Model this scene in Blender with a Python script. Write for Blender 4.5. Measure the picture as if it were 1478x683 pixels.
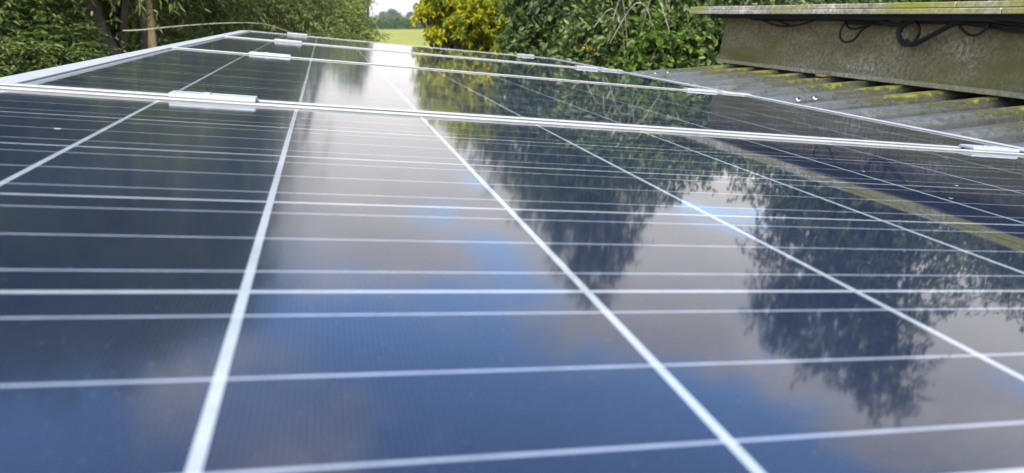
import bpy, bmesh, math, random
import numpy as np
from mathutils import Vector, Matrix
R = math.radians
for o in list(bpy.data.objects): bpy.data.objects.remove(o)
sc = bpy.context.scene
COL = sc.collection
Z0 = 3.5                                   # height of the array's origin above the ground

# ------------------------------------------------------------------ camera
cam_d = bpy.data.cameras.new('camera'); cam = bpy.data.objects.new('camera', cam_d); COL.objects.link(cam)
sc.camera = cam
right = Vector((0.96907619, -0.24676172, 0.0)); down = Vector((-0.07415327, -0.29121279, -0.95378006)); fwd = Vector((0.23535641, 0.92428554, -0.30050557))
CAM = Vector((0.1964, -0.3041, 0.09965 + Z0))
m = Matrix((right, -down, -fwd)).transposed().to_4x4(); m.translation = CAM
cam.matrix_world = m
cam_d.sensor_width = 36; cam_d.lens = 1018.84 / 1478 * 36
cam_d.clip_start = 0.01; cam_d.clip_end = 6000
cam_d.dof.use_dof = True; cam_d.dof.focus_distance = 1.15; cam_d.dof.aperture_fstop = 9.5

# ------------------------------------------------------------------ view, sky and sun
sc.view_settings.view_transform = 'Standard'; sc.view_settings.look = 'None'
sc.view_settings.exposure = 1.0; sc.view_settings.gamma = 1; sc.view_settings.use_curve_mapping = False
SUN_EL, SUN_AZ = 46.0, 196.0                # azimuth clockwise from +Y

class X:                                    # tiny expression builder for shader maths
    nt = None
    def __init__(s, sock): s.s = sock
    @staticmethod
    def op(o, a, b=None, c=None):
        n = X.nt.nodes.new('ShaderNodeMath'); n.operation = o
        for i, v in enumerate((a, b, c)):
            if v is None: continue
            if isinstance(v, X): X.nt.links.new(v.s, n.inputs[i])
            else: n.inputs[i].default_value = v
        return X(n.outputs[0])
    def __add__(a, b): return X.op('ADD', a, b)
    def __sub__(a, b): return X.op('SUBTRACT', a, b)
    def __rsub__(a, b): return X.op('SUBTRACT', b, a)
    def __mul__(a, b): return X.op('MULTIPLY', a, b)
    def lt(a, b): return X.op('LESS_THAN', a, b)
    def gt(a, b): return X.op('GREATER_THAN', a, b)
    def fr(a): return X.op('FRACT', a)
    def ab(a): return X.op('ABSOLUTE', a)
    def mx(a, b): return X.op('MAXIMUM', a, b)
    def mn(a, b): return X.op('MINIMUM', a, b)
def node(t, **kw):
    n = X.nt.nodes.new(t)
    for k, v in kw.items():
        if k.startswith('i_'):
            k = k[2:].replace('_', ' ')
            if isinstance(v, X): X.nt.links.new(v.s, n.inputs[k])
            else: n.inputs[k].default_value = v
        else: setattr(n, k, v)
    return n
def link(a, b): X.nt.links.new(a.s if isinstance(a, X) else a, b)
def noise(vec, scale, detail=4, rough=.55, dist=0, out=0):
    n = node('ShaderNodeTexNoise'); n.inputs['Scale'].default_value = scale; n.inputs['Detail'].default_value = detail
    n.inputs['Roughness'].default_value = rough; n.inputs['Distortion'].default_value = dist
    link(vec, n.inputs['Vector']); return X(n.outputs[out])
def maprange(v, a, b, c=0., d=1., smooth=False):
    n = node('ShaderNodeMapRange'); n.clamp = True
    if smooth: n.interpolation_type = 'SMOOTHSTEP'
    link(v, n.inputs['Value'])
    for k, x in zip(('From Min', 'From Max', 'To Min', 'To Max'), (a, b, c, d)): n.inputs[k].default_value = x
    return X(n.outputs[0])
def mixc(f, a, b, mode='MIX'):
    n = node('ShaderNodeMix'); n.data_type = 'RGBA'; n.blend_type = mode
    if isinstance(f, X): link(f, n.inputs[0])
    else: n.inputs[0].default_value = f
    for i, v in ((6, a), (7, b)):
        if isinstance(v, X): link(v, n.inputs[i])
        else: n.inputs[i].default_value = (*v, 1)
    return X(n.outputs[2])
def scalev(vec, s):
    n = node('ShaderNodeVectorMath'); n.operation = 'MULTIPLY'; link(vec, n.inputs[0]); n.inputs[1].default_value = s; return X(n.outputs[0])
def sep(vec):
    n = node('ShaderNodeSeparateXYZ'); link(vec, n.inputs[0]); return [X(o) for o in n.outputs]
def ramp(v, stops):
    n = node('ShaderNodeValToRGB'); r = n.color_ramp
    while len(r.elements) < len(stops): r.elements.new(.5)
    for e, (p, c) in zip(r.elements, stops): e.position = p; e.color = (*c, 1)
    link(v, n.inputs[0]); return X(n.outputs[0])

w = bpy.data.worlds.new('World'); sc.world = w; w.use_nodes = True
X.nt = w.node_tree; bg = w.node_tree.nodes['Background']
sky = node('ShaderNodeTexSky'); sky.sky_type = 'NISHITA'; sky.sun_disc = False
sky.sun_elevation = R(SUN_EL); sky.sun_rotation = R(SUN_AZ); sky.air_density = 1.0; sky.dust_density = 1.2; sky.ozone_density = 1.5
tc = node('ShaderNodeTexCoord'); g = X(tc.outputs['Generated'])
gx, gy, gz = sep(g)
# clouds on a layer overhead: direction / (height + offset)
inv = X.op('DIVIDE', 1.0, X.op('ADD', X.op('MAXIMUM', gz, 0.0), 0.16))
cb = node('ShaderNodeCombineXYZ'); link(gx * inv, cb.inputs[0]); link(gy * inv, cb.inputs[1]); cb.inputs[2].default_value = 0.0
lay = X(cb.outputs[0])
n1 = noise(scalev(lay, (1, 1, 1)), 1.35, 7, .58, .25)
lay2 = node('ShaderNodeVectorMath'); lay2.operation = 'ADD'; link(lay, lay2.inputs[0]); lay2.inputs[1].default_value = (3.7, 1.9, .4)
n2 = noise(X(lay2.outputs[0]), 2.2, 6, .6, .3)
cover = maprange(gz, .0, .40, .38, .008)
mask = maprange(n1 + cover, .47, .64, 0, 1, True)
shade = maprange(n2, .36, .66, 0, 1, True)
lowbright = maprange(gz, .16, .6, 1, 0, True)
c_dark = mixc(lowbright, (5.2, 5.0, 5.1), (7.4, 7.1, 6.8)); c_lite = mixc(lowbright, (12.0, 11.2, 10.6), (7.9, 7.6, 7.1))
cloud = mixc(shade, c_dark, c_lite)
skyc = mixc(1.0, X(sky.outputs[0]), (2.0, 2.4, 2.85), 'MULTIPLY')
link(mixc(mask, skyc, cloud), bg.inputs['Color']); bg.inputs['Strength'].default_value = 0.1

sd = bpy.data.lights.new('sun', 'SUN'); so = bpy.data.objects.new('sun', sd); COL.objects.link(so)
sd.energy = 3.4; sd.angle = R(9); sd.color = (1, .93, .82)
dirv = Vector((math.sin(R(SUN_AZ)) * math.cos(R(SUN_EL)), math.cos(R(SUN_AZ)) * math.cos(R(SUN_EL)), math.sin(R(SUN_EL))))
so.rotation_euler = dirv.to_track_quat('Z', 'Y').to_euler(); so.location = (0, 0, 30)

# ------------------------------------------------------------------ helpers
def mat(name):
    m = bpy.data.materials.new(name); m.use_nodes = True; X.nt = m.node_tree
    return m, m.node_tree.nodes['Principled BSDF']
def objc():
    t = node('ShaderNodeTexCoord'); return X(t.outputs['Object'])
def bump(b, h, strength, dist, inp='Normal'):
    n = node('ShaderNodeBump'); n.inputs['Strength'].default_value = strength; n.inputs['Distance'].default_value = dist
    link(h, n.inputs['Height']); link(X(n.outputs[0]), b.inputs[inp])
def tag(o, label=None, cat=None, group=None, kind=None):
    for k, v in (('label', label), ('category', cat), ('group', group), ('kind', kind)):
        if v: o[k] = v
    return o
def empty(name, loc=(0, 0, 0), rot=(0, 0, 0)):
    o = bpy.data.objects.new(name, None); COL.objects.link(o); o.location = loc; o.rotation_euler = rot
    o.empty_display_size = .1; return o
class MB:
    def __init__(s): s.v = []; s.f = []
    def box(s, x0, x1, y0, y1, z0, z1):
        b = len(s.v)
        s.v += [(x, y, z) for z in (z0, z1) for y in (y0, y1) for x in (x0, x1)]
        s.f += [tuple(b + i for i in f) for f in ((0, 2, 3, 1), (4, 5, 7, 6), (0, 1, 5, 4), (2, 6, 7, 3), (0, 4, 6, 2), (1, 3, 7, 5))]
        return s
    def prism(s, prof, axis, a, c):          # profile (p,q) swept along axis from a to c, capped
        b = len(s.v); n = len(prof)
        for t in (a, c):
            for p, q in prof: s.v.append((t, p, q) if axis == 0 else (p, t, q) if axis == 1 else (p, q, t))
        for i in range(n): j = (i + 1) % n; s.f.append((b + i, b + j, b + n + j, b + n + i))
        s.f.append(tuple(b + i for i in range(n))); s.f.append(tuple(b + n + i for i in reversed(range(n))))
        return s
    def tube(s, pts, rad, seg=8, cap=True):
        pts = [Vector(p) for p in pts]; n = len(pts)
        if not hasattr(rad, '__len__'): rad = [rad] * n
        b = len(s.v); ref = Vector((.3, .2, 1)).normalized()
        for i, p in enumerate(pts):
            t = (pts[min(i + 1, n - 1)] - pts[max(i - 1, 0)]).normalized()
            u = t.cross(ref)
            if u.length < .05: u = t.cross(Vector((1, 0, 0)))
            u.normalize(); v = t.cross(u)
            for k in range(seg):
                a = 2 * math.pi * k / seg; s.v.append(tuple(p + (u * math.cos(a) + v * math.sin(a)) * rad[i]))
        for i in range(n - 1):
            for k in range(seg):
                k2 = (k + 1) % seg; s.f.append((b + i * seg + k, b + i * seg + k2, b + (i + 1) * seg + k2, b + (i + 1) * seg + k))
        if cap:
            s.f.append(tuple(b + k for k in reversed(range(seg)))); s.f.append(tuple(b + (n - 1) * seg + k for k in range(seg)))
        return s
    def build(s, name, mt, parent=None, smooth=False, bevel=0):
        me = bpy.data.meshes.new(name); me.from_pydata(s.v, [], s.f); me.update()
        bm = bmesh.new(); bm.from_mesh(me); bmesh.ops.recalc_face_normals(bm, faces=bm.faces); bm.to_mesh(me); bm.free()
        if smooth:
            me.polygons.foreach_set('use_smooth', [True] * len(me.polygons))
        me.materials.append(mt)
        o = bpy.data.objects.new(name, me); COL.objects.link(o)
        if parent: o.parent = parent
        if bevel:
            md = o.modifiers.new('bevel', 'BEVEL'); md.width = bevel; md.segments = 2; md.limit_method = 'ANGLE'; md.angle_limit = R(40)
        return o
def smooth_path(pts, n=8):
    P = [Vector(p) for p in pts]; out = []
    for i in range(len(P) - 1):
        p0, p1, p2, p3 = P[max(i - 1, 0)], P[i], P[i + 1], P[min(i + 2, len(P) - 1)]
        for k in range(n):
            t = k / n
            out.append(.5 * ((2 * p1) + (p2 - p0) * t + (2 * p0 - 5 * p1 + 4 * p2 - p3) * t * t + (3 * p1 - p0 - 3 * p2 + p3) * t ** 3))
    out.append(P[-1]); return out

# ------------------------------------------------------------------ materials
PITCH = .1585; X0, Y0 = .041, .0205        # cell grid inside a panel
def panel_material():
    m, b = mat('cells_under_glass'); o = objc(); x, y, z = sep(o)
    u = (x - X0) * (1 / PITCH); v = (y - Y0) * (1 / PITCH)
    fu = ((u + .5).fr() - .5).ab() * PITCH; fv = ((v + .5).fr() - .5).ab() * PITCH
    gapL = fu.lt(.0021); gapG = fv.lt(.0016)
    out = (u.lt(.012)).mx(u.gt(9.988)).mx(v.lt(.012)).mx(v.gt(5.988))
    white = gapL.mx(gapG).mx(out)
    fb = ((v * 3.0).fr() - .5).ab() * (PITCH / 3)
    bus = fb.lt(.00085) * (1.0 - out)
    fin = ((x * (1 / .0021)).fr() - .5).ab() * .0021
    finm = fin.lt(.00010)
    info = node('ShaderNodeObjectInfo')
    cellid = node('ShaderNodeTexWhiteNoise'); cellid.noise_dimensions = '3D'
    cb = node('ShaderNodeCombineXYZ'); link(X.op('FLOOR', u), cb.inputs[0]); link(X.op('FLOOR', v), cb.inputs[1]); link(X(info.outputs['Random']), cb.inputs[2]); link(X(cb.outputs[0]), cellid.inputs[0])
    cr = X(cellid.outputs['Value'])
    vo = node('ShaderNodeTexVoronoi'); vo.inputs['Scale'].default_value = 95; link(scalev(o, (1, 1, 1)), vo.inputs['Vector'])
    vs = sep(X(vo.outputs['Color']))[0]
    base = mixc(cr * .7 + vs * .3, (.004, .008, .021), (.008, .014, .036))
    base = mixc(finm * .28, base, (.10, .11, .13))
    busn = noise(o, 45, 4, .7); base = mixc(bus * maprange(busn, .3, .6, .75, 1), base, (.26, .29, .34))
    base = mixc(white, base, mixc(maprange(noise(o, 30, 5, .7), .35, .7), (.335, .365, .39), (.26, .275, .28)))
    base = mixc((gapL * (1.0 - out)) * bus * .45, base, (.45, .47, .5))
    # dust film, thicker along frames, and a few droppings
    film = noise(o, 7, 6, .65); edge = maprange(y, .0205, .09, .5, 0) + maprange(y, .88, .972, 0, .5) + maprange(x, .03, .3, .12, 0)
    dust = maprange(film, .35, .8, 0, .015) + edge * maprange(film, .3, .7, .1, .25)
    base = mixc(dust, base, (.30, .29, .25))
    off = node('ShaderNodeVectorMath'); off.operation = 'ADD'; link(o, off.inputs[0]); link(scalev(X(info.outputs['Random']), (9.1, 5.3, 0)), off.inputs[1])
    vd = node('ShaderNodeTexVoronoi'); vd.inputs['Scale'].default_value = 15; vd.inputs['Randomness'].default_value = 1
    wob = noise(o, 60, 3, .6)
    link(X(off.outputs[0]), vd.inputs['Vector']); dcol = sep(X(vd.outputs['Color']))
    spot = (X(vd.outputs['Distance']) + (wob - .5) * .04).lt(maprange(dcol[1], .70, 1, .0, .055)) * dcol[0].gt(.25)
    fine = noise(o, 420, 2, .5).gt(.70)
    base = mixc(fine * .12, base, (.35, .35, .33))
    base = mixc(spot * .7, base, (.55, .54, .5))
    link(base, b.inputs['Base Color'])
    b.inputs['Roughness'].default_value = .6; b.inputs['Specular IOR Level'].default_value = .05
    b.inputs['Coat Weight'].default_value = 1; b.inputs['Coat IOR'].default_value = 1.5
    rn = noise(o, 3, 4); rr = maprange(rn, .3, .7, .018, .036) + maprange(x + (rn - .5) * .25, .12, .80, .085, 0, True) + spot * .4
    link(rr, b.inputs['Coat Roughness'])
    h = noise(scalev(o, (1, .45, 1)), 16, 2, .5)
    bump(b, h, 1.0, .00009, 'Coat Normal')
    return m
def alu_material(name, col=(.80, .82, .84), metal=.55, dirt=.35, rough=.42, seam=None):
    m, b = mat(name); o = objc()
    n = noise(scalev(o, (1, 1, 1)), 22, 6, .65); n2 = noise(o, 140, 3, .6)
    c = mixc(maprange(n, .45, .75, 0, dirt), col, (.42, .38, .30))
    c = mixc(maprange(n2, .62, .72, 0, .6 * dirt), c, (.16, .13, .08))
    if seam is not None:
        zz = sep(o)[2]; c = mixc(maprange(zz + (n - .5) * .0016, seam - .0018, seam, .92, 0), c, (.055, .045, .028))
    link(c, b.inputs['Base Color']); b.inputs['Metallic'].default_value = metal
    link(maprange(n, .3, .7, rough - .08, rough + .15), b.inputs['Roughness'])
    bump(b, n2, .15, .0005); return m
M_PANEL = panel_material(); M_ALU = alu_material('anodised_aluminium', (.39, .395, .375), .2, .7, .5, seam=.0021); M_PLATE = alu_material('plate_aluminium', (.38, .40, .41), .2, .5); M_CLAMP = alu_material('clamp_aluminium', (.37, .405, .45), .3, .55, .45)
M_STRIP = alu_material('trim_aluminium', (.37, .395, .41), .2, .5, .5, seam=-.0016)
def sheet_material():
    m, b = mat('weathered_roof_sheet'); o = objc(); x, y, z = sep(o)
    n = noise(o, 9, 7, .65); nf = noise(scalev(o, (1, 2.2, 1)), 34, 8, .75); big = noise(o, 2.4, 4, .6)
    near = maprange(x + (big - .5) * .5, 1.55, 2.15, 0, 1, True)        # growth creeping down from the ridge
    c = mixc(maprange(n, .35, .7, 0, 1), (.030, .033, .040), (.060, .063, .070))
    c = mixc(maprange(nf, .47, .60, 0, 1) * maprange(big, .35, .6, .3, .9), c, (.24, .245, .225))
    c = mixc(maprange(nf * .6 + n * .4 + near * .12, .52, .64, 0, .8), c, (.040, .044, .040))
    c = mixc(near * .80, c, (.050, .055, .036))
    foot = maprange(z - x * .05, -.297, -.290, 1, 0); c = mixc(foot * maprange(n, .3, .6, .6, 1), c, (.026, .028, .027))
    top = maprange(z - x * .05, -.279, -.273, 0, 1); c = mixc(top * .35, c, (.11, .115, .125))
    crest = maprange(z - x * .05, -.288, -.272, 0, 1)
    ridge = maprange(x + (big - .5) * .6, 1.85, 2.25, 0, 1, True)
    moss = maprange(n * .35 + nf * .65 + near * .08 + crest * ridge * .16 + ridge * .04, .60, .74, 0, .9)
    mc = mixc(maprange(nf, .35, .65, 0, 1), (.060, .066, .010), (.19, .18, .022))
    c = mixc(moss, c, mc)
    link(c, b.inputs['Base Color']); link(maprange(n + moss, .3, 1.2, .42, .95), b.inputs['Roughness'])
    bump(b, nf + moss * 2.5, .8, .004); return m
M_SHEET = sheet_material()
def concrete_material(name, a, c2, lich, moss, amt, low=None):
    m, b = mat(name); o = objc(); x, y, z = sep(o)
    n = noise(o, 6, 8, .65); nf = noise(o, 70, 6, .75); nm = noise(scalev(o, (1, .6, 2)), 3, 5, .6)
    st = noise(scalev(o, (1, 12, .6)), 3.2, 6, .7)
    c = mixc(maprange(n, .3, .7, 0, 1), a, c2)
    c = mixc(maprange(nf, .38, .6, .8, 0), c, tuple(k * .35 for k in a))
    gm = maprange(nm, .40, .66, 0, amt)
    if low: gm = gm * maprange(z + (n - .5) * .12, low[0], low[1], 1.0, .25)
    c = mixc(gm, c, moss)
    c = mixc(maprange(st, .5, .75, 0, .30), c, tuple(k * .55 for k in a))
    c = mixc(maprange(nf * .5 + n * .5, .575, .67, 0, .75), c, lich)
    link(c, b.inputs['Base Color']); b.inputs['Roughness'].default_value = .92; b.inputs['Specular IOR Level'].default_value = .2
    bump(b, n * .4 + nf, .8, .004); return m
M_WALL = concrete_material('mossy_fibre_cement', (.30, .255, .145), (.42, .37, .235), (.66, .64, .56), (.17, .15, .045), 1.0, (-.08, .05))
M_LIP = concrete_material('fibre_cement_edge', (.40, .36, .24), (.52, .48, .36), (.62, .58, .45), (.30, .28, .08), .5)
M_CAP = concrete_material('lichen_slab', (.30, .26, .19), (.74, .69, .58), (.84, .82, .74), (.30, .29, .045), 1.0)
def plain(name, col, rough=.6, metal=0, amp=.25, scale=20, bs=.3):
    m, b = mat(name); o = objc(); n = noise(o, scale, 5, .6)
    link(mixc(maprange(n, .3, .7), tuple(k * (1 - amp) for k in col), tuple(min(1, k * (1 + amp)) for k in col)), b.inputs['Base Color'])
    b.inputs['Roughness'].default_value = rough; b.inputs['Metallic'].default_value = metal; bump(b, n, bs, .003); return m
M_BLACK = plain('black_membrane', (.018, .018, .02), .7); M_CABLE = plain('black_cable', (.006, .006, .007), .6, bs=.05)
M_BARN = plain('barn_blockwork', (.30, .28, .25), .9, scale=4); M_STEEL = plain('galvanised_steel', (.45, .46, .48), .45, .7)
M_RUST = plain('rusty_plate', (.25, .17, .11), .8, .2, .4, 60); M_WASH = plain('white_washer', (.55, .55, .52), .4, amp=.1); M_DARKBOLT = plain('dark_bolt', (.08, .07, .06), .5, .6)
def bark(name, col):
    m, b = mat(name); o = objc(); n = noise(scalev(o, (1, 1, .25)), 14, 6, .7)
    link(mixc(maprange(n, .35, .65), tuple(k * .5 for k in col), tuple(k * 1.4 for k in col)), b.inputs['Base Color'])
    b.inputs['Roughness'].default_value = .9; bump(b, n, .8, .02); return m
M_BARK = bark('dark_bark', (.085, .07, .05)); M_BARK_TAN = bark('tan_bark', (.46, .32, .16)); M_BARK_GREY = bark('grey_bark', (.26, .24, .17))
def leafmat(name, stops, trans=.35, rough=.5, clump=1.2):
    m, b = mat(name); nt = m.node_tree
    ge = node('ShaderNodeNewGeometry'); r = X(ge.outputs['Random Per Island'])
    o = objc(); n = noise(o, clump, 3, .6)
    c = ramp(X.op('ADD', r * .55, maprange(n, .3, .7, 0, .45)), stops)
    link(c, b.inputs['Base Color']); b.inputs['Roughness'].default_value = rough; b.inputs['Specular IOR Level'].default_value = .35
    tr = node('ShaderNodeBsdfTranslucent'); link(mixc(1.0, c, (1.15, 1.25, .55), 'MULTIPLY'), tr.inputs['Color'])
    mx = node('ShaderNodeMixShader'); mx.inputs[0].default_value = trans
    out = nt.nodes['Material Output']
    link(X(b.outputs[0]), mx.inputs[1]); link(X(tr.outputs[0]), mx.inputs[2]); link(X(mx.outputs[0]), out.inputs['Surface']); return m
L_BACK = leafmat('backing_leaf', [(0, (.035, .055, .022)), (.5, (.08, .11, .038)), (1, (.20, .22, .06))], .45)
L_ELDER = leafmat('elder_leaf', [(0, (.060, .085, .028)), (.5, (.13, .17, .055)), (.85, (.22, .25, .07)), (1, (.38, .36, .09))])
L_WILLOW = leafmat('willow_leaf', [(0, (.060, .078, .024)), (.45, (.15, .18, .050)), (.85, (.31, .33, .11)), (1, (.45, .40, .12))])
L_OLIVE = leafmat('olive_leaf', [(0, (0.127, 0.161, 0.034)), (.5, (0.253, 0.299, 0.075)), (1, (0.414, 0.437, 0.149))])
L_DARK = leafmat('dark_leaf', [(0, (0.027, 0.048, 0.021)), (.5, (0.063, 0.099, 0.033)), (.9, (0.143, 0.188, 0.045)), (1, (0.390, 0.360, 0.060))])
L_YELLOW = leafmat('yellowing_leaf', [(0, (.050, .095, .014)), (.34, (.15, .22, .018)), (.52, (.42, .40, .018)), (1, (.66, .56, .015))], .45)
L_SHRUB = leafmat('shrub_leaf', [(0, (0.032, 0.052, 0.020)), (.5, (0.078, 0.115, 0.034)), (.85, (0.165, 0.200, 0.055)), (1, (0.442, 0.338, 0.065))], .25, .35)
L_LIME = leafmat('lime_leaf', [(0, (0.055, 0.100, 0.020)), (1, (0.170, 0.260, 0.035))], .45)
L_ORANGE = leafmat('orange_leaf', [(0, (.60, .20, .01)), (1, (.75, .32, .015))], .3)
L_FAR = leafmat('far_leaf', [(0, (.075, .105, .05)), (1, (.15, .18, .08))], .3, .7, .3)
L_HEDGE = leafmat('hedge_leaf', [(0, (.030, .085, .016)), (1, (.075, .17, .025))], .3, .6, .5)

# ------------------------------------------------------------------ ground, field
m, b = mat('rough_grass'); o = objc(); n = noise(o, .4, 8, .6)
link(mixc(maprange(n, .3, .7), (.05, .075, .02), (.12, .14, .04)), b.inputs['Base Color']); b.inputs['Roughness'].default_value = 1
bump(b, noise(o, 8, 5), .8, .1)
g_ = MB(); g_.v = [(-3000, -3000, 0), (3000, -3000, 0), (3000, 3000, 0), (-3000, 3000, 0)]; g_.f = [(0, 1, 2, 3)]
tag(g_.build('ground', m), kind='structure')
m, b = mat('mown_field'); o = objc(); x, y, z = sep(o)
rowv = noise(scalev(o, (.35, .02, 1)), .5, 3, .5); n = noise(o, .08, 6, .6); nf = noise(o, 1.5, 5, .7)
c = mixc(maprange(n, .38, .62, 0, 1), (.25, .21, .010), (.13, .18, .006))
c = mixc(maprange(rowv, .5, .62, 0, .75), c, (.13, .22, .02)); c = mixc(maprange(nf, .4, .7, 0, .3), c, (.33, .24, .05))
link(c, b.inputs['Base Color']); b.inputs['Roughness'].default_value = 1; bump(b, nf, .6, .1)
g_ = MB(); g_.v = [(-60, 26, .02), (110, 26, .02), (150, 182, .02), (-60, 182, .02)]; g_.f = [(0, 1, 2, 3)]
tag(g_.build('field', m), kind='structure')

# ------------------------------------------------------------------ barn with its trapezoidal sheet roof
RIDGE_X, EAVE_L, EAVE_R = 2.62, -1.1, 6.3; Y_FAR, Y_NEAR = 3.35, -3.0
SL = .050
def crest_z(x): return Z0 - .158 + SL * (x - 2.29) if x < RIDGE_X else Z0 - .158 + SL * (RIDGE_X - 2.29) - SL * (x - RIDGE_X)
barn = empty('barn', (2.6, .2, 0)); tag(barn, 'low barn whose dark ribbed sheet roof rises to the mossy ridge ventilator', 'barn')
def sheet(x0, x1, name, nx):
    mb = MB(); ys = []
    P = .2; y = Y_NEAR; prof = []
    k0 = int((Y_NEAR - 1.573) / P) - 1; k = k0
    while True:
        yc = 1.573 + k * P; k += 1
        if yc > Y_FAR + .05: break
        for dy, h in ((-.056, 0), (-.050, .02), (-.018, .97), (-.014, 1), (.014, 1), (.018, .97), (.050, .02), (.056, 0)):
            if Y_NEAR <= yc + dy <= Y_FAR: prof.append((yc + dy, (h - 1) * .040))
    prof.append((Y_FAR, prof[-1][1])); prof.append((Y_FAR + .012, prof[-1][1] - .05))
    rnd = random.Random(3)
    for i in range(nx + 1):
        x = x0 + (x1 - x0) * i / nx
        for j, (yy, h) in enumerate(prof): mb.v.append((x, yy, crest_z(x) - Z0 + h + .0015 * math.sin(x * 5 + j)))
    n = len(prof)
    for i in range(nx):
        for j in range(n - 1): mb.f.append((i * n + j, (i + 1) * n + j, (i + 1) * n + j + 1, i * n + j + 1))
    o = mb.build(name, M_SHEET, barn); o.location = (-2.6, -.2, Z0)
    so_ = o.modifiers.new('thick', 'SOLIDIFY'); so_.thickness = .005; so_.offset = -1
    return o
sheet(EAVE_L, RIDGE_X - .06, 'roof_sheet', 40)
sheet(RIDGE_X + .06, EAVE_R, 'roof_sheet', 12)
for (a, b_, c_, d_) in ((-.9, 6.1, 3.0, 3.12), (-.9, 6.1, -2.8, -2.68), (-.9, -.78, -2.68, 3.0), (5.98, 6.1, -2.68, 3.0)):
    o = MB().box(a, b_, c_, d_, 0, Z0 - .42).build('wall', M_BARN, barn); o.location = (-2.6, -.2, 0)
for xx in (-.7, .9, 2.0, 3.4, 5.7):
    o = MB().box(xx, xx + .06, -2.9, 3.2, crest_z(xx) - .17, crest_z(xx) - .052).build('purlin', M_BARN, barn); o.location = (-2.6, -.2, 0)
def screw(x, y, z):
    w_ = MB(); pr = []
    pts = []
    for r_, h in ((.0078, 0), (.0078, .0022), (.0065, .0035), (.0045, .0042)):
        pts.append((r_, h))
    seg = 20
    for r_, h in pts:
        for k in range(seg): a = 2 * math.pi * k / seg; w_.v.append((r_ * math.cos(a), r_ * math.sin(a), h))
    for i in range(3):
        for k in range(seg): k2 = (k + 1) % seg; w_.f.append((i * seg + k, i * seg + k2, (i + 1) * seg + k2, (i + 1) * seg + k))
    w_.f.append(tuple(3 * seg + k for k in range(seg)))
    o = w_.build('screw_washer', M_WASH, barn, True); o.location = (x - 2.6, y - .2, z); o.rotation_euler = (R(40), 0, 0)
    h_ = MB().prism([(.0045 * math.cos(k * math.pi / 3), .0045 * math.sin(k * math.pi / 3)) for k in range(6)], 2, .0055, .012).build('screw_head', M_DARKBOLT, o)
for x, y in ((1.845, 3.173 - .014), (1.915, 3.173 - .014), (1.835, 1.973 - .026 + .0), (1.905, 1.973 - .026)):
    yk = round((y - 1.573) / .2) * .2 + 1.573
    screw(x, yk - .030, crest_z(x) - .0155)
o = MB().box(-.035, .03, -.02, .02, 0, .006).box(-.012, .012, -.01, .01, .0062, .014).build('ridge_fixing', M_RUST, barn); o.location = (2.27 - 2.6, 2.373 - .2, crest_z(2.27) + .004); o['label'] = 'rusty fixing plate on a rib'

# ------------------------------------------------------------------ ridge ventilator: concave upstand, lip, slab cap
vent = empty('ridge_ventilator', (2.5, 1, Z0 - .15)); tag(vent, 'long mossy fibre cement ridge ventilator with a lichen covered slab cap above the ribbed roof', 'roof ventilator')
VY0, VY1 = -2.2, 3.315
def vloc(o): o.location = (-2.5, -1, .15); return o
prof = [(2.298, -.138), (2.300, -.10), (2.308, -.05), (2.316, .0), (2.321, .03), (2.322, .045), (2.314, .058), (2.296, .066), (2.294, .078), (2.36, .078), (2.36, -.138)]
pz = MB()
ys = [VY0] + [VY1 - .05, VY1 - .02, VY1 - .006, VY1]; outs = [0, 0, 0, 0, 0]
pz.prism(prof, 1, VY0, VY1)
vloc(pz.build('upstand', M_WALL, vent, bevel=.002))
vloc(MB().prism([(2.286, -.153), (2.290, -.136), (2.365, -.136), (2.365, -.153)], 1, VY0, VY1 + .004).build('bottom_lip', M_LIP, vent, bevel=.002))
vloc(MB().prism([(2.87 - 0, -.138), (2.94, -.138), (2.94, .078), (2.87, .078)], 1, VY0, VY1).build('upstand', M_WALL, vent, bevel=.003))
vloc(MB().prism([(2.3605, -.13), (2.8695, -.13), (2.8695, .07), (2.3605, .07)], 1, VY1 - .03, VY1 - .012).build('end_panel', M_WALL, vent))
vloc(MB().box(2.24, 3.0, VY0, VY1 + .02, .0785, .094).build('underlay', M_BLACK, vent))
rnd = random.Random(5)
for lay_, (za, zb, ox) in enumerate(((.1, .1185, 0), (.1197, .138, .004))):
    y = VY0; cuts = []
    while y < VY1 + .17:
        y2 = min(y + rnd.uniform(.55, .8), VY1 + .175)
        if VY1 + .175 - y2 < .25: y2 = VY1 + .175
        cuts.append((y, y2 - .003)); y = y2
    for ya, yb in cuts:
        j = rnd.uniform(-.002, .002)
        vloc(MB().box(2.19 + ox + j, 3.05, ya, yb, za + j * .3, zb + j * .3).build('cap_slab', M_CAP, vent, bevel=.0025))
vloc(MB().box(2.23, 3.03, VY0, VY1 + .15, .0942, .0995).build('cap_bed', M_BLACK, vent))

# cables tied below the cap
def cable(name, label, paths, rads, bunch=None):
    mb = MB()
    for (p, r_) in zip(paths, rads): mb.tube(smooth_path([(x, y, z + Z0) for x, y, z in p], 8), r_ * 1.3, 8)
    o = mb.build(name, M_CABLE, None, True); tag(o, label, 'cable', 'cables under the ridge ventilator cap'); return o
XW = 2.283
run = [(XW, 3.0, .074), (XW - .004, 2.7, .072), (XW - .012, 2.498, .077), (XW - .01, 2.3, .075), (XW - .01, 2.123, .071), (XW - .014, 2.013, .062), (XW - .012, 1.949, .072), (XW - .01, 1.752, .074), (XW - .01, 1.603, .067), (XW - .01, 1.509, .060), (XW, 1.2, .06), (XW, .6, .07), (XW, -.6, .07)]
run2 = [(x - .006, y, z + .007 + .004 * math.sin(y * 9)) for x, y, z in run]
run3 = [(x + .002, y, z - .008 + .005 * math.sin(y * 7 + 1)) for x, y, z in run[3:]]
cable('cable_run', 'bundle of black cables running along under the lichened cap of the ridge ventilator', [run, run2, run3], [.0042, .0038, .0036])
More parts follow.
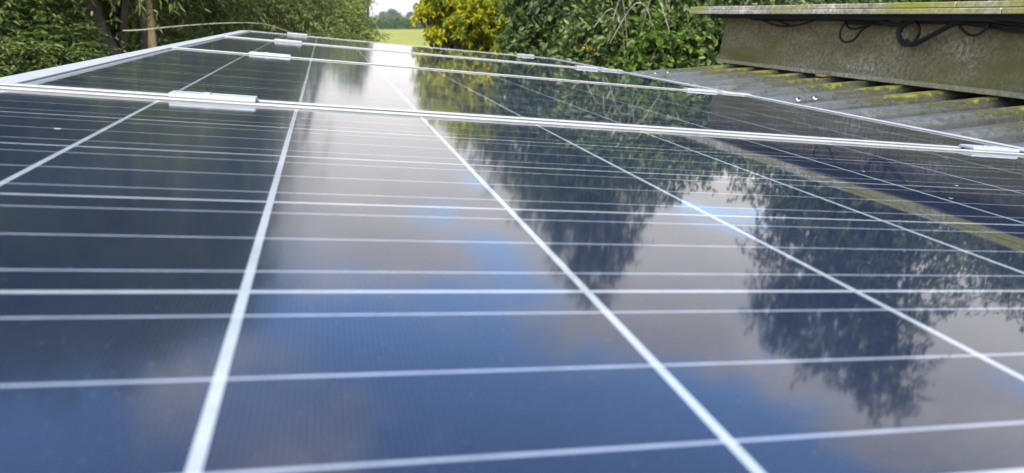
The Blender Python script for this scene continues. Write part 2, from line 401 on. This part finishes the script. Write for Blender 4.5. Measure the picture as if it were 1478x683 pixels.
cable('cable_sag', 'shallow double swag of thin black cable near the far end of the ventilator', [[(XW - .01, 2.96, .084), (XW - .02, 2.87, .070), (XW - .02, 2.78, .052), (XW - .02, 2.69, .046), (XW - .02, 2.58, .055), (XW - .015, 2.489, .074)], [(XW - .015, 2.864, .086), (XW - .026, 2.76, .072), (XW - .028, 2.651, .053)]], [.0036, .0036])
cable('cable_loop', 'narrow U shaped black cable loop hanging midway, left of the big coil', [[(XW - .012, 2.285, .079), (XW - .02, 2.306, .035), (XW - .022, 2.297, .002), (XW - .024, 2.257, -.010), (XW - .024, 2.212, .004), (XW - .02, 2.19, .032), (XW - .018, 2.15, .056), (XW - .012, 2.1, .070)], [(XW - .016, 2.296, .079), (XW - .03, 2.25, .048), (XW - .032, 2.2, .044), (XW - .028, 2.14, .062)]], [.0036, .0036])
coil = []
for k in range(61):
    a = k / 20 * 2 * math.pi * 1.0; q = .002 * math.sin(k * 1.7)
    coil.append((XW - .02 - .00018 * k, 1.930 + (.042 + q + .003 * (k // 20)) * math.cos(a), .034 + (.040 + q + .002 * (k // 20)) * math.sin(a)))
tail = [(XW - .02, 1.945, .0), (XW - .028, 1.904, -.010), (XW - .026, 1.854, .010), (XW - .022, 1.80, .038), (XW - .016, 1.749, .064), (XW - .01, 1.70, .075)]
tail2 = [(x - .004, y - .004, z + .008) for x, y, z in tail]
cable('cable_coil', 'tight round coil of several turns of black cable with a thick tail', [coil, tail, tail2, [(XW - .03, 1.972, .074), (XW - .03, 1.982, .03), (XW - .03, 1.95, -.008), (XW - .03, 1.90, -.008)]], [.0036, .004, .0045, .004])
cable('cable_slack', 'single open loop of black cable right of the coil, nearest the camera', [[(XW - .01, 1.745, .076), (XW - .022, 1.703, .048), (XW - .024, 1.667, .033), (XW - .024, 1.637, .038), (XW - .02, 1.612, .062), (XW - .012, 1.63, .079), (XW - .01, 1.70, .080)]], [.0036])

# ------------------------------------------------------------------ solar panels (local frame of the tilted array)
TILT = Matrix(((.995196, 0, .097903), (0, 1, 0), (-.097903, 0, .995196))).to_4x4(); TILT.translation = Vector((0, 0, Z0))
def place(o, x, y, z, rx=0, rz=0):
    o.matrix_world = TILT @ Matrix.Translation((x, y, z)) @ Matrix.Rotation(rx, 4, 'X') @ Matrix.Rotation(rz, 4, 'Z')
W_, D_ = 1.667, .992
def make_panel():
    r = empty('solar_panel')
    MB().box(.006, W_ - .006, .004, D_ - .004, -.006, 0).build('glass_sheet', M_PANEL, r)
    f_ = MB(); t, bz, s, l = .0026, -.036, .026, .0145
    f_.box(0, W_, 0, l, bz, t); f_.box(0, W_, D_ - l, D_, bz, t); f_.box(0, s, l, D_ - l, bz, t); f_.box(W_ - s, W_, l, D_ - l, bz, t)
    f_.build('frame', M_ALU, r, bevel=.0007)
    MB().box(.70, .97, .84, .93, -.024, -.0065).build('junction_box', M_BLACK, r)
    return r
p0 = make_panel()
plabels = ['nearest solar panel of the column, its blue cells and white grid filling the foreground',
           'second solar panel from the camera, directly beyond the first pair of clamps',
           'third solar panel from the camera, narrow in view between two clamped seams',
           'farthest solar panel of the column, overhanging the barn gable']
PER = 1.014; XL = -.203
for i in range(4):
    if i == 0: r = p0
    else:
        r = p0.copy(); COL.objects.link(r)
        for ch in p0.children: c = ch.copy(); COL.objects.link(c); c.parent = r
    tag(r, plabels[i], 'solar panel', 'solar panels in one column on the barn roof')
    place(r, XL + (0, .0022, .001, .0015)[i], -.337 + i * PER, 0, R((0, .12, -.05, -.1)[i]))
# trim strips along both ends of the array
for x0, x1, lb, x2 in ((-.2215, -.205, 'wide white aluminium edge strip along the left side of the panels', 0), (1.4665, 1.481, 'thin aluminium edge strip along the right side of the panels above the ribbed roof', 0)):
    r = empty('edge_trim'); tag(r, lb, 'edge trim')
    mb = MB().box(0, x1 - x0, 0, 4.03, -.034, -.0012); mb.build('profile', M_STRIP, r, bevel=.001)
    place(r, x0, -.334, 0)
# rails and stands below the panels
for xx, lb in ((.03, 'aluminium rail under the left clamps'), (1.285, 'aluminium rail under the right clamps')):
    r = empty('mounting_rail'); tag(r, lb, 'rail', None); MB().box(0, .045, 0, 4.06, -.076, -.0375).build('rail', M_STEEL, r)
    for yy in (.3, 1.3, 2.3, 3.3):
        wx = xx + .02; hb = (-.08) - ((crest_z(wx) - Z0) + .0979 * wx)
        if hb > .01: MB().box(.008, .037, yy, yy + .05, -.0765 - hb - .02, -.0765).build('foot', M_STEEL, r)
    place(r, xx, -.33, 0)
def make_clamp(L=.101, bolt=True, w_=.032):
    r = empty('panel_clamp')
    h = w_ / 2
    MB().prism([(-h, .0029), (h, .0029), (h, .0068), (h - .003, .0084), (-h + .003, .0084), (-h, .0068)], 0, 0, L).build('clamp_plate', M_CLAMP, r, bevel=.0012)
    MB().box(.004, L - .004, -.007, .007, -.0375, .0028).build('clamp_web', M_CLAMP, r)
    bo = MB().prism([(L * .42 + .0055 * math.cos(k * math.pi / 3), .0055 * math.sin(k * math.pi / 3)) for k in range(6)], 2, .0085, .0100).build('bolt', M_STEEL, r)
    return r
c0 = make_clamp(); first = True
nm = ['nearest', 'second', 'third', 'farthest']
for i in range(4):
    for side, xx in (('left', .004), ('right', 1.252)):
        if first: r = c0; first = False
        else:
            r = c0.copy(); COL.objects.link(r)
            for ch in c0.children: c = ch.copy(); COL.objects.link(c); c.parent = r
        where = 'on the far edge of the last panel' if i == 3 else 'bridging the %s seam between panels' % ('first', 'second', 'third')[i]
        tag(r, 'silver panel clamp %s, on the %s side' % (where, side), 'clamp', 'clamps holding the solar panels')
        yb = -.337 + D_ + .011 + i * PER
        place(r, xx, yb, 0, 0, R(.6 if side == 'right' else -.2))
# splice plates beside the right hand clamps
for i in (0, 1, 2):
    r = empty('joining_plate'); tag(r, 'flat aluminium joining plate at the right end of the %s panel seam' % ('first', 'second', 'third')[i], 'plate', 'joining plates at the right end of the seams')
    MB().box(0, .10, -.014, .014, .0029, .0064).build('plate', M_PLATE, r, bevel=.001)
    place(r, 1.372, -.337 + D_ + .011 + i * PER, 0)

# ------------------------------------------------------------------ vegetation
def pol(az, el, d): return np.array([CAM.x + d * math.sin(R(az)), CAM.y + d * math.cos(R(az)), CAM.z + d * math.tan(R(el))])
def norm(a): return a / np.maximum(np.linalg.norm(a, axis=1, keepdims=True), 1e-6)
def leaves(rs, P, D, L, Wd, fold=.25, roll=1.0):
    """P base points, D leaf axes, L lengths, Wd widths -> verts, quads (6 verts, 2 quads a leaf)"""
    n = len(P); rnd_ = norm(rs.normal(size=(n, 3)) * roll + np.array([0, 0, 1.0]))
    S = norm(np.cross(D, rnd_)); N = np.cross(S, D)
    L = L[:, None]; Wd = Wd[:, None]
    droop = N * L * -.12
    V = np.empty((n, 6, 3))
    V[:, 0] = P; V[:, 3] = P + D * L + droop
    V[:, 1] = P + D * L * .33 + S * Wd * .5 + N * Wd * fold; V[:, 5] = P + D * L * .33 - S * Wd * .5 + N * Wd * fold
    V[:, 2] = P + D * L * .70 + S * Wd * .36 + N * Wd * fold * .6 + droop * .4; V[:, 4] = P + D * L * .70 - S * Wd * .36 + N * Wd * fold * .6 + droop * .4
    b = np.arange(n)[:, None] * 6
    F = np.stack([b + np.array([0, 1, 2, 3]), b + np.array([0, 3, 4, 5])], 1).reshape(-1, 4)
    return V.reshape(-1, 3), F
def foliage(seed, blobs, leaf, mtr, name='crown', parent=None, org=(0, 0, 0)):
    """blobs: (centre, (rx,ry,rz), twigs, leafscale)"""
    rs = np.random.RandomState(seed); Vs = []; Fs = []; off = 0
    for c, rad, tw, ls in blobs:
        rad = np.array(rad, float)
        u = norm(rs.normal(size=(tw, 3))); r = rs.uniform(0, 1, (tw, 1)) ** .42
        lump = 1 + .22 * np.sin(u[:, :1] * 5 + seed) * np.cos(u[:, 1:2] * 6 + seed * 2) + .12 * np.sin(u[:, 2:3] * 11)
        B = np.array(c) + u * rad * r * lump
        tl = leaf['twig'] * ls * rs.uniform(.6, 1.3, (tw, 1))
        TD = norm(u * .7 + rs.normal(size=(tw, 3)) * .55 + np.array([0, 0, leaf.get('up', 0.0)]))
        n = leaf['n']
        for k in range(n):
            t = (k + .5) / n
            pos = B + TD * tl * t + np.array([0, 0, -1.0]) * tl * leaf.get('sag', .2) * t * t
            side = norm(np.cross(TD, rs.normal(size=(tw, 3))))
            if leaf.get('palm'):
                pos = B + TD * tl * .2 * (k // 5); 
                side = norm(rs.normal(size=(tw, 3)) + np.array([0, 0, -.35]))
                LD = norm(side + TD * .3)
            elif leaf.get('pinnate'):
                sgn = 1 if k % 2 else -1
                sd_ = norm(np.cross(TD, np.array([0.03, .05, 1.0])))
                LD = norm(sd_ * sgn + TD * .45 + rs.normal(size=(tw, 3)) * .12 + np.array([0, 0, -.25]))
            else: LD = norm(side * .75 + TD * .7 + np.array([0, 0, -leaf.get('droop', .25)]))
            L = leaf['L'] * ls * rs.uniform(.6, 1.25, tw); Wd = L * leaf['asp'] * rs.uniform(.8, 1.2, tw)
            V, F = leaves(rs, pos, LD, L, Wd, roll=leaf.get('roll', 1.0)); Vs.append(V); Fs.append(F + off); off += len(V)
    V = np.concatenate(Vs) - np.array(org); F = np.concatenate(Fs)
    V[:, 2] = np.maximum(V[:, 2], .02 - org[2])
    me = bpy.data.meshes.new(name); me.vertices.add(len(V)); me.vertices.foreach_set('co', V.astype(np.float32).ravel())
    me.loops.add(len(F) * 4); me.loops.foreach_set('vertex_index', F.astype(np.int32).ravel())
    me.polygons.add(len(F)); me.polygons.foreach_set('loop_start', np.arange(len(F), dtype=np.int32) * 4)
    me.update(calc_edges=True); me.validate(); me.materials.append(mtr)
    o = bpy.data.objects.new(name, me); COL.objects.link(o)
    if parent: o.parent = parent
    return o
WIL = dict(twig=.34, n=16, L=.048, asp=.25, sag=.5, droop=.3); ELD = dict(twig=.26, n=13, L=.062, asp=.27, pinnate=True, sag=.35, roll=.35)
OLI = dict(twig=.30, n=10, L=.070, asp=.34, sag=.25); DRK = dict(twig=.26, n=8, L=.075, asp=.50, sag=.3); YEL = dict(twig=.34, n=15, L=.12, asp=.34, palm=True)
SHR = dict(twig=.34, n=9, L=.062, asp=.50, sag=.35, droop=.15); FARL = dict(twig=.9, n=6, L=.35, asp=.6)
def tree(name, label, cat, seed, base, blobs, leaf, mtr, barkm, trunk_r=.12, lean=(0, 0), group=None, limbs=True, extra=None):
    base = (float(base[0]), float(base[1]), 0.0)
    r = empty(name, base); tag(r, label, cat, group)
    bl = [(tuple(np.array(c)), rd, tw, ls) for c, rd, tw, ls in blobs]
    foliage(seed, bl, leaf, mtr, 'crown', r, base)
    rnd = random.Random(seed); mb = MB()
    top = max(c[2] for c, *_ in bl) ; cx = sum(c[0] for c, *_ in bl) / len(bl) - base[0]; cy = sum(c[1] for c, *_ in bl) / len(bl) - base[1]
    pts = [Vector((lean[0] * t + cx * t * t * .6 + rnd.uniform(-.05, .05) * (t > 0), lean[1] * t + cy * t * t * .6, top * t * .93)) for t in [k / 8 for k in range(9)]]
    mb.tube(smooth_path(pts, 3), [trunk_r * (1.25 - t) if t < 1 else trunk_r * .2 for t in [k / 24 for k in range(25)]], 9)
    for c, rd, tw, ls in bl:
        tgt = Vector(c) - Vector(base); t0 = max(.25, min(.85, tgt.z / top * .6)); i = int(t0 * 8); st = pts[i]
        for q in range(4 if limbs else 1):
            e = tgt + Vector((rnd.uniform(-1, 1) * rd[0], rnd.uniform(-1, 1) * rd[1], rnd.uniform(-.5, .9) * rd[2])) * (.75 if q else .1)
            mid = st.lerp(e, .5) + Vector((rnd.uniform(-.2, .2), rnd.uniform(-.2, .2), rnd.uniform(-.1, .35)))
            mb.tube(smooth_path([st, mid, e], 4), [trunk_r * .5 * (1 - .1 * k) for k in range(9)], 6)
    if extra: extra(mb, Vector(base))
    mb.build('trunk', barkm, r, True); return r
def blobs(spec, k=1.0):
    return [(pol(a, e, d), (rx, ry, rz), int(tw * k), ls) for a, e, d, rx, ry, rz, tw, ls in spec]
# left thicket ---- az, el, dist, radii, twigs, leaf scale
tree('elder', 'dark green elder with long divided leaves at the left end of the thicket', 'tree', 1, pol(-21, 0, 5.6),
     blobs([(-25, -3, 5.4, .75, .7, .65, 3600, .8), (-20.5, -2.2, 5.6, .42, .45, .5, 2000, .75), (-27, 12, 5.8, 1.0, 1, .8, 1530, 1.14), (-24, 20, 6.4, 1.0, 1, .6, 1020, 1.22)]), ELD, L_ELDER, M_BARK, .09)
def bent(mb, base):
    mb.tube(smooth_path([pol(-14.2, -22, 6.2) - np.array(base), pol(-14.6, -8, 6.2) - np.array(base), pol(-14.0, -4, 6.2) - np.array(base), pol(-15.2, 0, 6.2) - np.array(base), pol(-16, 8, 6.3) - np.array(base)], 6), [.075] * 12 + [.06] * 13, 8)
tree('willow', 'olive green willow with bent dark stems behind the left edge of the panels', 'tree', 2, pol(-13.5, 0, 6.6),
     blobs([(-15.5, 1, 7.0, .7, .6, .7, 1900, 1), (-13, -4, 6.8, .7, .6, .40, 900, 1), (-10.2, 1.2, 7.2, .6, .5, .7, 1500, 1), (-12.8, 6.6, 6.0, .5, .4, .34, 600, 1.2), (-13.3, -1.5, 6.6, .35, .2, .35, 160, 1), (-15, 11, 6.8, 1.0, .9, .8, 1190, 1.29), (-12, 19, 7.2, 1.1, 1, .8, 1190, 1.44), (-16, 20, 7.6, 1.2, 1, .6, 850, 1.37)]), WIL, L_WILLOW, M_BARK, .10, extra=bent)
def snags(mb, base): pass
tree('willow', 'grey green willow with fine narrow leaves right of the bare tan trunk', 'tree', 3, pol(-6.0, 0, 8.2),
     blobs([(-8.6, .4, 8.0, .7, .6, .6, 1200, 1), (-5.6, .8, 8.2, .8, .7, .6, 1500, 1), (-3.2, .3, 8.8, .6, .6, .6, 1300, 1), (-5, -2.6, 8.0, 1.0, .6, .35, 1300, 1), (-8.5, 9, 8.4, 1.1, 1, .9, 1190, 1.3), (-9, 14.5, 8.8, .9, .9, .9, 1020, 1.4), (-8, 19.5, 9.2, 1.0, 1, .6, 765, 1.37)]), WIL, L_WILLOW, M_BARK_GREY, .10)
tree('shrub', 'soft pale olive bush where the thicket meets the field', 'bush', 4, pol(1.0, 0, 11),
     blobs([(-1.6, -.2, 10.6, .65, .7, .6, 1500, .9), (.2, -.2, 11, .42, .5, .55, 1300, .85), (1.7, -1.6, 11.2, .28, .3, .26, 700, .8), (-1.2, -3, 10.6, .9, .7, .4, 1100, .9), (.9, -3.1, 10.9, .45, .4, .25, 700, .8), (-4.6, 5, 11.2, .7, .9, .6, 1000, 1.1), (-7, 10, 11.6, .5, .7, .6, 600, 1.2)]), OLI, L_OLIVE, M_BARK, .09)
tree('field_tree', 'darker round tree standing in the field behind the olive bush', 'tree', 5, pol(2.9, 0, 34),
     blobs([(2.6, 2.6, 34, .60, .7, 1.6, 1530, 1.22), (1.2, 1, 34.5, .9, .9, 1.6, 1190, 1.37), (1.9, -1.2, 34, .8, .8, .9, 850, 1.22)]), OLI, L_FAR, M_BARK, .2)
for i, (a, d, tp, lb) in enumerate(((-24, 9.5, 24, 'tall dark backing tree behind the elder at the far left'), (-15, 11, 27, 'tall dark backing tree behind the willow with bent stems'), (-10, 12.5, 21, 'tall dark backing tree right behind the bare tan trunk'))):
    tree('backing_tree', lb, 'tree', 20 + i, pol(a, 0, d),
         blobs([(a - 3, -4, d, 1.5, 1.2, 1.3, 1530, 1.14), (a + 2.5, -3, d, 1.5, 1.2, 1.3, 1530, 1.14), (a - 2, 5, d, 1.5, 1.2, 1.5, 1530, 1.37), (a + .5, 7, d, 1.4, 1.2, 1.5, 1530, 1.37), (a - 1.5, tp * .6, d, 1.7, 1.5, 1.6, 1870, 1.52), (a - 1.5, tp - 6, d, 1.5, 1.4, 1.1, 1190, 1.52)]), DRK, L_BACK, M_BARK, .16, group='dark trees backing the thicket')
# bare tan trunks and the horizontal branch
def stem(name, label, pts, rads, mtr):
    b0 = pts[0]; r = empty(name, tuple(b0)); tag(r, label, 'tree trunk')
    MB().tube([Vector(p) - Vector(b0) for p in smooth_path([Vector(tuple(p)) for p in pts], 6)], list(np.interp(np.linspace(0, 1, (len(pts) - 1) * 6 + 1), np.linspace(0, 1, len(rads)), rads)), 12).build('trunk', mtr, r, True); return r
q = pol(-12.0, 0, 6.2)
stem('bare_trunk', 'straight bare tan tree trunk rising through the left thicket', [(q[0], q[1], 0), (q[0] + .02, q[1], 2), (q[0] + .01, q[1], 3.4), (q[0] + .03, q[1] + .12, 4.0), (q[0] + .05, q[1] + .5, 4.5)], [.05, .042, .034, .022, .010], M_BARK_TAN)
q = pol(-12.7, 0, 6.7)
stem('bare_trunk', 'thinner leaning tan trunk just left of the straight bare one', [(q[0] - .12, q[1], 0), (q[0] - .06, q[1], 2), (q[0] - .02, q[1], 3.4), (q[0] + .06, q[1] + .02, 4.6), (q[0] + .1, q[1] + .1, 5.6)], [.03, .025, .019, .014, .008], M_BARK_TAN)
pp = [pol(-13.6, -1.1, 5.7), pol(-12.4, -1.05, 5.6), pol(-9.8, -.80, 5.7), pol(-6.6, -.62, 5.8), pol(-4.3, -.72, 6.0), pol(-2.2, -1.35, 6.2), pol(-.4, -1.4, 6.8)]
stem('fallen_branch', 'thin pale bare branch lying sideways across the thicket', pp, [.006, .006, .005, .0045, .004, .003, .002], M_BARK_GREY)
# yellowing tree beside the gap
tree('yellowing_tree', 'yellow and green autumn tree right of the gap onto the field', 'tree', 7, pol(11.2, 0, 14),
     blobs([(9.2, 1.2, 13.8, .45, .6, .45, 230, 1), (11.2, .6, 13.6, .55, .6, .5, 280, 1), (13.2, 1.0, 14.2, .5, .6, .5, 240, 1), (10.8, -.9, 13.6, .42, .5, .28, 150, 1), (12.2, -2.4, 13.8, .40, .5, .36, 130, 1), (7.9, .6, 13.8, .22, .3, .12, 26, .9), (8.4, -1.5, 13.6, .24, .3, .07, 24, .8), (10.6, 3.6, 14, .7, .8, .4, 260, 1.1), (13, 5, 14.3, .8, .9, .5, 300, 1.1), (7.3, -.1, 13.7, .12, .2, .07, 12, .9), (15.0, .6, 14, .45, .5, .5, 210, 1), (14.2, -1.9, 13.9, .35, .5, .3, 90, 1)]), YEL, L_YELLOW, M_BARK, .16)
# dark tree in the middle
tree('dark_tree', 'dark leafy tree with a thick shaded trunk between the yellow tree and the shrub', 'tree', 8, pol(20.0, 0, 9.6),
     blobs([(17.0, .4, 9.6, .40, .6, .6, 800, 1), (17.8, 1.2, 9.4, .6, .6, .55, 1200, 1), (20.4, 1.6, 9.6, .6, .6, .55, 900, 1), (23, 1.4, 9.4, .7, .6, .6, 1000, 1), (16.8, -2.6, 9.6, .4, .6, .40, 600, 1), (18, -2.8, 9.2, .6, .6, .4, 800, 1), (20, -3.2, 9.6, .8, .6, .45, 700, 1),
             (18, 6.5, 9.6, 0.88, 0.9, 0.495, 680, 0.912), (23, 6.8, 9.6, 0.968, 0.9, 0.54, 765, 0.912), (27, 5, 9.6, 0.616, 0.7, 0.45, 425, 0.912), (23.5, 11.5, 9.8, 0.704, 0.8, 0.495, 510, 0.976), (24.3, 15.2, 9.8, 0.3344, 0.4, 0.342, 136, 0.912), (20, 10, 9.8, 0.528, 0.6, 0.36, 255, 0.912)]), DRK, L_DARK, M_BARK, .17, lean=(0.1, 0))
tree('backing_tree', 'dark hollow tree behind the middle dark tree and the shrub', 'tree', 9, pol(24, 0, 13),
     blobs([(18.6, 0, 14.5, 1.0, 1, 1.3, 1190, 1.14), (21, -1, 12.6, 1.2, 1, 1.2, 1190, 1.14), (26, 0, 12.6, 1.4, 1, 1.2, 1530, 1.14), (30, -1, 12.2, 1.2, 1, 1.0, 1360, 1.14), (27, 2, 12.2, 1.6, 1, .6, 1020, 1.14)]), DRK, L_DARK, M_BARK, .2, group='dark trees backing the thicket')
# arching shrub beyond the roof
def canes(mb, base):
    rnd = random.Random(12)
    for k in range(12):
        a = rnd.uniform(22, 31.5); e0 = rnd.uniform(-7, -2); d = rnd.uniform(5.7, 6.4); s = rnd.uniform(-3, 3)
        p = [pol(a, e0 - 6, d), pol(a + s * .3, e0 + rnd.uniform(0, 2), d), pol(a + s * .8, rnd.uniform(-1, 2.5), d - .1), pol(a + s * 1.5, rnd.uniform(-2.5, 1), d - .25)]
        mb.tube(smooth_path([Vector(tuple(x)) - base for x in p], 4), [.0045] * 5 + [.004] * 4 + [.0025] * 4, 5)
tree('arching_shrub', 'dense glossy shrub with arching tan canes beyond the far roof edge', 'shrub', 10, pol(27, 0, 6.4),
     blobs([(23.5, -1.6, 6.3, .42, .4, .34, 800, 1), (26, -.6, 6.4, .5, .4, .40, 1000, 1), (28.8, -.4, 6.4, .5, .4, .42, 1000, 1), (31, -1.5, 6.2, .45, .4, .45, 900, 1), (25.5, -3.6, 6.2, .6, .4, .32, 900, 1), (29.5, -3.8, 6.1, .6, .4, .32, 900, 1), (27, 1.6, 6.5, .8, .5, .22, 600, 1), (22.2, -3.4, 6.4, .35, .4, .25, 400, 1)]), SHR, L_SHRUB, M_BARK_GREY, .03, extra=canes, limbs=False)
for i, (a, e, d, lb) in enumerate(((26.0, -2.0, 5.75, 'bright lime green young spray of leaves on the shrub'),)):
    r = empty('young_shoot', tuple(pol(a, e - 1, d))); tag(r, lb, 'shoot'); foliage(31 + i, [(pol(a, e, d), (.12, .12, .13), 70, 1), (pol(a - 1.6, e - 1.6, d), (.12, .1, .07), 45, 1)], SHR, L_LIME, 'leaves', r, tuple(pol(a, e - 1, d)))
r = empty('orange_leaf', tuple(pol(21.1, -3.0, 5.8))); tag(r, 'single orange autumn leaf cluster low in the dark foliage', 'leaf'); foliage(41, [(pol(21.1, -3.0, 5.8), (.01, .01, .01), 1, .42)], SHR, L_ORANGE, 'leaves', r, tuple(pol(21.1, -3, 5.8)))
# trees behind the ventilator (their crowns mostly seen mirrored in the glass)
tree('roadside_tree', 'tall dark tree rising behind the ridge ventilator', 'tree', 11, pol(43, 0, 13),
     blobs([(38, 1.5, 13, 0.9, 1, 1.3, 1360, 1.14), (42, 2, 13, 1.3, 1, 1.3, 1496, 1.14), (47, 2, 13, 1.2, 1, 1.3, 1360, 1.14), (40.5, 9, 13, 0.85, 1, 1.056, 841, 1.0965), (45.5, 9, 13, 1.02, 1, 1.056, 935, 1.0965), (43.5, 14.5, 13, 0.935, 1, 0.792, 654, 1.1645), (47.6, 16, 13, 0.4675, 0.6, 0.792, 327, 1.0965), (39.5, 14.5, 13, 0.425, 0.5, 0.44, 187, 1.0965)]), DRK, L_DARK, M_BARK, .2)
tree('roadside_tree', 'lower green tree to the right of the tall dark one behind the ventilator', 'tree', 12, pol(56, 0, 12),
     blobs([(52, 2, 12, 1.2, 1, 1.0, 1700, 1.14), (56, 3, 12, 1.3, 1, 1.1, 1700, 1.14), (61, 3, 12, 1.4, 1, 1.1, 1700, 1.14), (56, 6, 12, 1.6, 1, .6, 850, 1.22), (66, 5, 12, 1.5, 1, 1.2, 1360, 1.22)]), OLI, L_SHRUB, M_BARK, .16)
tree('shrub', 'mid green bush whose top shows just above the ventilator cap', 'bush', 13, pol(33, 0, 8),
     blobs([(33.5, -.2, 8, .5, .5, .35, 700, 1), (35.6, -.2, 8, .55, .5, .32, 800, 1), (38.5, -.5, 8.2, .6, .5, .35, 700, 1), (32.0, -2.2, 7.6, .5, .5, .5, 600, 1)]), SHR, L_SHRUB, M_BARK, .05)
# far hedge and hazy trees
rs = []
for k in range(46):
    a = -2 + k * .45; rs.append((pol(a, 0, 186) * np.array([1, 1, 0]) + np.array([0, 0, 1.25]), (1.3, 1, 1.15), 120, 1))
r = empty('field_hedge', (14, 186, 0)); tag(r, 'long clipped green hedge closing the far side of the field', 'hedge')
foliage(50, rs, FARL, L_HEDGE, 'leaves', r, (14, 186, 0))
for i, (a, d, h, lb) in enumerate(((5.1, 420, 5.6, 'pale round tree far off beyond the hedge, in the gap'), (4.4, 520, 4.5, 'faint distant tree low on the skyline at the left of the gap'), (6.5, 480, 4.2, 'faint distant tree low on the skyline at the right of the gap'))):
    tree('distant_tree', lb, 'tree', 60 + i, pol(a, 0, d), [(pol(a, 0, d) * np.array([1, 1, 0]) + np.array([0, 0, h * .62]), (h * .5, h * .4, h * .42), 700, 1.6), (pol(a + .25, 0, d) * np.array([1, 1, 0]) + np.array([0, 0, h * .4]), (h * .5, h * .4, h * .34), 500, 1.6)], FARL, L_FAR, M_BARK, .3, group='distant trees')

# ------------------------------------------------------------------ haze
m = bpy.data.materials.new('haze'); m.use_nodes = True; X.nt = m.node_tree
m.node_tree.nodes.remove(m.node_tree.nodes['Principled BSDF'])
v = node('ShaderNodeVolumePrincipled'); v.inputs['Density'].default_value = .00035; v.inputs['Color'].default_value = (1, .985, .94, 1); v.inputs['Anisotropy'].default_value = .2
link(X(v.outputs[0]), m.node_tree.nodes['Material Output'].inputs['Volume'])
tag(MB().box(-3100, 3100, -3100, 3100, -1, 26).build('haze', m), kind='stuff')
